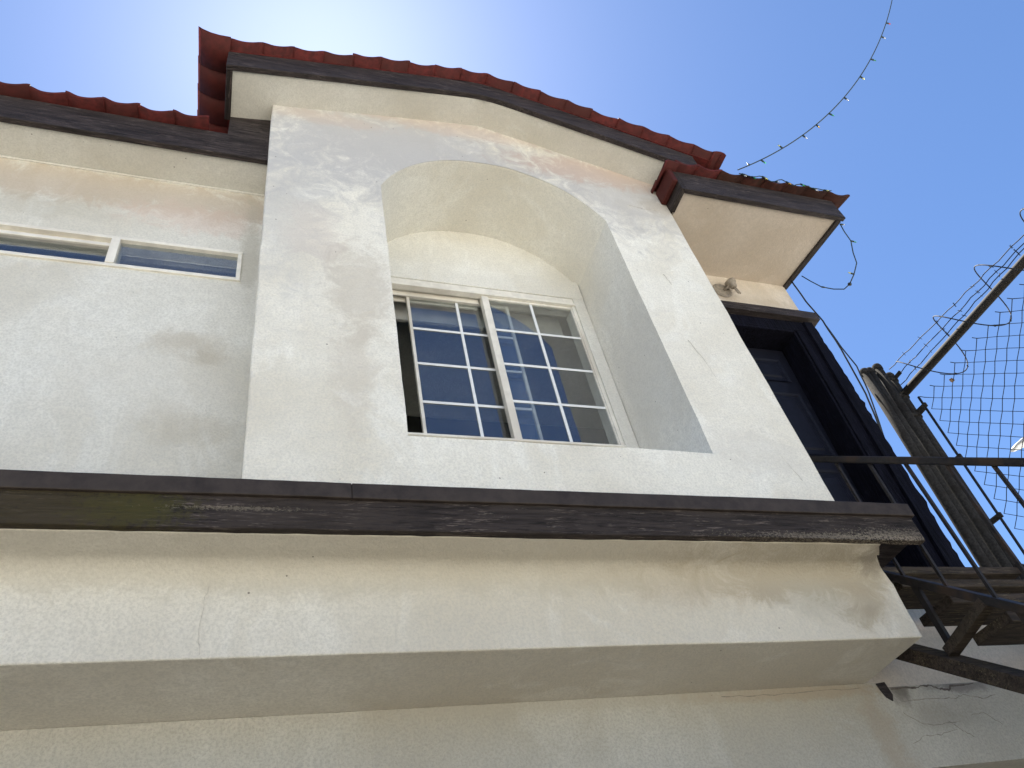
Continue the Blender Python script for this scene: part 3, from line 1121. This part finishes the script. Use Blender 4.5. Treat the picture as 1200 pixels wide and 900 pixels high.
for X in (SXL, SXR):
    mb = MB()
    mb.bar((X, .32, chord_z(.32)), (X, -2.6, chord_z(-2.6)), .035, .045, (1, 0, 0))
    mb.build('upper_chord', M['iron'], st, bevel=.003)
    mb = MB()
    mb.bar((X, .44, low_z(.44) - .055), (X, -2.4, low_z(-2.4) - .055), .06, .125, (1, 0, 0))
    mb.build('stringer', M['tread'], st, bevel=.004)
    if X == SXL:
        mb = MB()
        mb.bar((X, .40, hand_z(.40)), (X, -2.6, hand_z(-2.6)), .034, .034, (1, 0, 0))
        mb.build('handrail', M['iron'], st, bevel=.006)
        for k in range(-1, 15):
            y = .055 - .165 * k
            mb = MB()
            mb.bar((X, y, chord_z(y) - .01), (X, y, hand_z(y)), .013, .013, (0, 1, 0))
            mb.build('baluster', M['iron'], st)
    for k in range(6):
        y = .03 - .36 * k
        mb = MB()
        mb.bar((X, y, low_z(y)), (X, y, chord_z(y)), .020, .028, (0, 1, 0))
        mb.build('strut', M['iron'], st)
        mb = MB()
        mb.bar((X, y + .02, low_z(y + .02)), (X, y - .26, chord_z(y - .26) - .01), .045, .055, (1, 0, 0))
        mb.build('brace', M['tread'], st, bevel=.003)
tm = None
for k in range(13):
    y, z = .30 - .185 * k, 3.285 - .186 * k
    mb = MB()
    plank_x(mb, SXL + .03, SXR - .03, y, y + .20, z - .042, z, 10, .003, 90 + k, .001)
    mb.build('tread', M['tread'], st, bevel=.004)

# ------------------------------------------------------------------ chain-link fence with barbed wire
fence = thing('chain_link_fence', 'chain-link fence on steel posts topped with barbed wire and razor coil', 'fence')
FX = 4.20


def lean_pipe(x_top, y, z_top, r, name, parent, dome=True):
    mb = MB()
    pts = [(x_top - .068 * (z_top - z), y, z) for z in (0.0, 1.5, 3.0, 4.2, z_top)]
    mb.tube(pts, r, 16)
    o = mb.build(name, M['galv'], parent)
    if dome:
        c = MB()
        p = Vector(pts[-1])
        c.lathe([(r * 1.12, -.02), (r * 1.12, .006), (r * .9, .026), (r * .5, .036), (.0005, .038)], p, (.068, 0, 1), 16)
        c.build('post_cap', M['galv'], parent)
    return o


PZ = 4.90
lean_pipe(4.190, .45, PZ, .034, 'post', fence)
for z in (4.86, 4.70, 4.52):
    mb = MB()
    xx = 4.190 - .068 * (PZ - z)
    mb.lathe([(.037, -.014), (.042, -.012), (.042, .012), (.037, .014)], (xx, .45, z), (.068, 0, 1), 18)
    mb.bar((xx, .41, z), (xx + .0, .355, z), .012, .026)
    mb.build('clamp', M['galv'], fence)
RZ = 4.715
mb = MB()
mb.tube([(4.175, .44, RZ), (FX, -.9, RZ - .012), (FX, -2.2, RZ - .01), (FX, -4.5, RZ)], .028, 12)
mb.build('top_rail', M['rail'], fence)
lean_pipe(FX + .06, -4.5, PZ, .036, 'post', fence)
mb = MB()
xx = lambda z: 4.190 - .068 * (PZ - z)
mb.tube([(xx(4.62) + .01, .355, 4.62), (xx(3.6) + .01, .355, 3.6), (xx(2.0), .355, 2.0)], .008, 8)
mb.build('tension_bar', M['wire'], fence)
for z in (4.54, 4.10, 3.66):
    mb = MB()
    mb.bar((xx(z), .45, z), (xx(z) + .012, .338, z), .016, .030)
    mb.build('tension_band', M['galv'], fence)
# mesh: each zig-zag wire is one piece; square cells seen on the diagonal
CE = .052
top0 = 4.60
wire_pts = []
nz = 44
for i in range(nz):
    pts_u = 0
for k in range(48):
    y0 = .335 - k * CE
    yt = y0 - (CE if k % 2 else 0)
    pts = [(FX - .012, yt + .014, top0 + .020), (FX, yt, top0)]
    nrow = 38
    z = top0
    for r in range(1, nrow):
        yy = y0 - (CE if (r + k) % 2 else 0)
        z = top0 - r * CE
        pts.append((FX + (.004 if r % 2 else -.004) - .068 * (top0 - z) * .9 + wob(yy + z, 5, .006, 2.5), yy + wob(z, 6, .006, 3), z + wob(yy, 7, .010, 3)))
    mb = MB()
    mb.tube(pts, .0027, 5, cap=False)
    mb.build('mesh_wire', M['wire'], fence, fix=False)
# barbed strands
random.seed(21)
for zp, ze, yo in ((4.955, 4.825, 0), (4.872, 4.785, 0), (4.800, 4.762, 0)):
    mb = MB()
    pts = []
    for i in range(61):
        t = i / 60
        y = .42 - 3.2 * t
        s = min(1, (.42 - y) / 1.22)
        z = zp + (ze - zp) * s - .004 * math.sin(i * 1.7)
        pts.append((FX + .003 * math.sin(i * 2.1), y, z))
    mb.tube(pts, .0031, 5, cap=False)
    for i in range(3, 60, 3):
        p = Vector(pts[i])
        for q in range(2):
            a = random.uniform(0, math.pi)
            d = Vector((math.cos(a) * .7, random.uniform(-.4, .4), math.sin(a))).normalized() * .016
            mb.tube([p - d, p + d], .0017, 4, cap=False)
    mb.build('barbed_wire', M['wire'], fence, fix=False)
# razor coil looped round the top rail
mb = MB()
pts = []
turns = 7
for i in range(turns * 36 + 1):
    a = 2 * math.pi * i / 36 + 2.2
    tt = i / 36
    y = .26 - .40 * tt + .05 * math.sin(a + .4)
    pts.append((FX + .15 * math.cos(a), y, RZ + .01 + .19 * math.sin(a)))
mb.tube(pts, .0036, 6, cap=False)
for i in range(4, len(pts) - 2, 5):
    p = Vector(pts[i])
    d = (Vector(pts[i + 1]) - p).normalized()
    s = d.cross(Vector((0, 1, .3))).normalized()
    mb.add([p - d * .014, p + s * .009, p + d * .014, p - s * .009], [(0, 1, 2, 3), (3, 2, 1, 0)])
mb.build('razor_coil', M['wire'], fence, fix=False)

# three spare pipes standing tight beside the end post
for px, py, pz, lab in ((4.124, .440, 4.975, 'galvanised pipe touching the fence end post, tallest of three pipes'),
                    (4.058, .462, 4.950, 'galvanised pipe in the middle of three standing by the fence post'),
                    (3.992, .452, 4.925, 'galvanised pipe beside the thin black cables, closest to the door frame')):
    p1 = thing('steel_pipe', lab, 'pipe', 'pipes standing beside the fence post')
    lean_pipe(px, py, pz, .0305, 'pipe_shaft', p1)

# scrap caught in the mesh
lf = MB()
lf.add([(0, 0, 0), (.02, -.012, .008), (.05, -.004, .0), (.03, .01, -.014), (.012, .006, -.012), (.022, -.002, .004)],
       [(0, 1, 5), (1, 2, 5), (2, 3, 5), (3, 4, 5), (4, 0, 5)])
o = lf.build('dry_leaf', M['leaf'])
o.location = (FX - .01, .12, 4.545)
tag(o, 'curled dry leaf caught in the chain-link mesh', 'leaf')

# ------------------------------------------------------------------ string lights
random.seed(5)


def cat(p0, p1, sag, n):
    p0, p1 = Vector(p0), Vector(p1)
    return [p0.lerp(p1, i / n) - Vector((0, 0, sag * 4 * (i / n) * (1 - i / n))) for i in range(n + 1)]


def bulbs_on(pts, idx, parent, size=1.0, dirs=None):
    for q, i in enumerate(idx):
        p = Vector(pts[i])
        d = Vector(dirs[q % len(dirs)]).normalized() if dirs else Vector((random.uniform(-.4, .6), random.uniform(-.5, .5), -1)).normalized()
        s = MB()
        s.lathe([(.0045 * size, -.002), (.0062 * size, .004), (.0062 * size, .022 * size), (.0045 * size, .026 * size)], p, d, 8)
        so = s.build('socket', M['lightcord'], parent)
        b = MB()
        b.lathe([(.004 * size, .024 * size), (.0052 * size, .030 * size), (.004 * size, .040 * size), (.0005, .048 * size)], p, d, 8)
        b.build('bulb', BULBS[(1, 4, 3, 1, 2, 4, 1, 3, 4, 1, 0)[q % 11]], so)


sl = thing('string_lights', 'dark cord of tiny coloured bulbs rising from the roof into the sky', 'string lights')
A = (3.13, -.245, 6.165)
B = (4.93, -1.2, 7.93)
main = cat(A, B, .36, 44)
mb = MB()
mb.tube(main, .0042, 6)
mb.build('cord', M['lightcord'], sl)
bulbs_on(main, [2, 4, 8, 12, 15, 18, 22, 27, 31, 36, 39], sl, 1.05,
         [(.1, .2, 1), (.5, 0, -1), (-.3, 0, .8), (.4, 0, -1), (.1, 0, -1), (.5, -.1, -1), (.4, 0, -.8), (.3, 0, -.8), (1, 0, -.3), (1, .1, -.1), (1, 0, 0)])
along = [(3.10 + .78 * i / 24, RF - .068 + .008 * math.sin(i), 6.085 + .016 * math.sin(i * 1.3)) for i in range(25)]
mb = MB()
mb.tube(along, .0035, 6)
mb.build('cord', M['lightcord'], sl)
bulbs_on(along, [1, 3, 6, 9, 12, 16, 19, 22], sl, 1.1, [(.3, -.2, -1), (.1, -.3, -1), (.5, -.2, -1), (.2, -.5, -1)])

sl2 = thing('string_lights', 'short loop of light cord with a black plug hanging off the eave corner', 'string lights')
ex = 3.905
loop = [(ex + .02, -.13, 5.86), (ex + .035, -.11, 5.80), (ex + .06, -.09, 5.72), (ex + .055, -.05, 5.63), (ex + .06, -.02, 5.55), (ex + .03, .03, 5.48), (ex + .01, .09, 5.44),
        (ex - .0, .14, 5.445), (ex - .01, .20, 5.52), (ex - .02, .26, 5.62), (ex - .03, .30, 5.74), (ex - .035, .33, 5.84)]
mb = MB()
mb.tube(loop, .004, 6)
mb.build('cord', M['lightcord'], sl2)
mb = MB()
mb.lathe([(.004, -.02), (.012, -.012), (.013, .012), (.005, .022)], loop[6], (.6, .3, .4), 10)
mb.build('plug', M['cable'], sl2)
bulbs_on(loop, [0, 2, 5, 9], sl2, 1.0, [(1, 0, .1), (1, 0, -.2), (-.8, 0, .2), (1, 0, 0)])

# ------------------------------------------------------------------ cables down the wall corner
def cable(label, pts, r):
    P = []
    n = len(pts)
    for i in range(n - 1):
        for t in range(6):
            a, b = Vector(pts[i]), Vector(pts[i + 1])
            P.append(a.lerp(b, t / 6) + Vector((wob(i * 6 + t, 3, .004, .4), 0, 0)))
    P.append(Vector(pts[-1]))
    mb = MB()
    mb.tube(P, r, 6)
    o = mb.build('wall_cable', M['cable'])
    return tag(o, label, 'cable')


cable('thin black cable running straight down beside the door casing', [(3.83, .40, 5.86), (3.835, .40, 5.62), (3.865, .40, 5.40), (3.87, .41, 5.10), (3.855, .44, 4.70), (3.86, .50, 4.45), (3.87, .56, 4.25)], .006)
cable('second black cable bowing out toward the galvanised pipes', [(3.866, .40, 5.40), (3.885, .41, 5.15), (3.915, .42, 4.95), (3.905, .45, 4.72), (3.90, .52, 4.48), (3.90, .58, 4.30)], .005)

# ------------------------------------------------------------------ street lamp far behind the fence
sl3 = thing('street_lamp', 'grey street lamp head with pale lens seen through the fence mesh', 'street lamp')
tip = Vector((10.80, 3.85, 7.62))
dirv = Vector((1, -.25, .38)).normalized()
side = Vector((0, 1, 0)).cross(dirv).normalized()
mb = MB()
prev = None
vs = []
secs = [(0, .02, .012), (.06, .10, .03), (.2, .16, .05), (.45, .17, .07), (.62, .13, .07), (.75, .06, .06)]
for d, hw, hh in secs:
    c = tip + dirv * d
    for a in range(12):
        t = 2 * math.pi * a / 12
        vs.append(c + Vector((.25, 1, 0)).normalized() * (hw * math.cos(t)) + Vector((0, 0, 1)) * (hh * max(math.sin(t), -.35)))
fs = []
for i in range(len(secs) - 1):
    for a in range(12):
        b = (a + 1) % 12
        fs.append((i * 12 + a, i * 12 + b, i * 12 + 12 + b, i * 12 + 12 + a))
fs += [tuple(range(12)), tuple(reversed(range(60, 72)))]
mb.add(vs, fs, True)
mb.build('lamp_head', M['lampmetal'], sl3)
mb = MB()
c0, c1 = tip + dirv * .07, tip + dirv * .5
s = Vector((.25, 1, 0)).normalized()
mb.hexa([c0 - s * .07 - Vector((0, 0, .03)), c1 - s * .13 - Vector((0, 0, .045)), c0 + s * .07 - Vector((0, 0, .03)), c1 + s * .13 - Vector((0, 0, .045)),
         c0 - s * .07 - Vector((0, 0, .0)), c1 - s * .13, c0 + s * .07, c1 + s * .13])
mb.build('lens', M['lens'], sl3)
mb = MB()
e = tip + dirv * .72
mb.tube([e, e + dirv * .8, e + dirv * 1.5 + Vector((.2, 0, -.3)), e + dirv * 1.6 + Vector((.3, 0, -1.0)), (e.x + 1.85, e.y - .4, 0)], .05, 10)
mb.build('pole', M['lampmetal'], sl3)
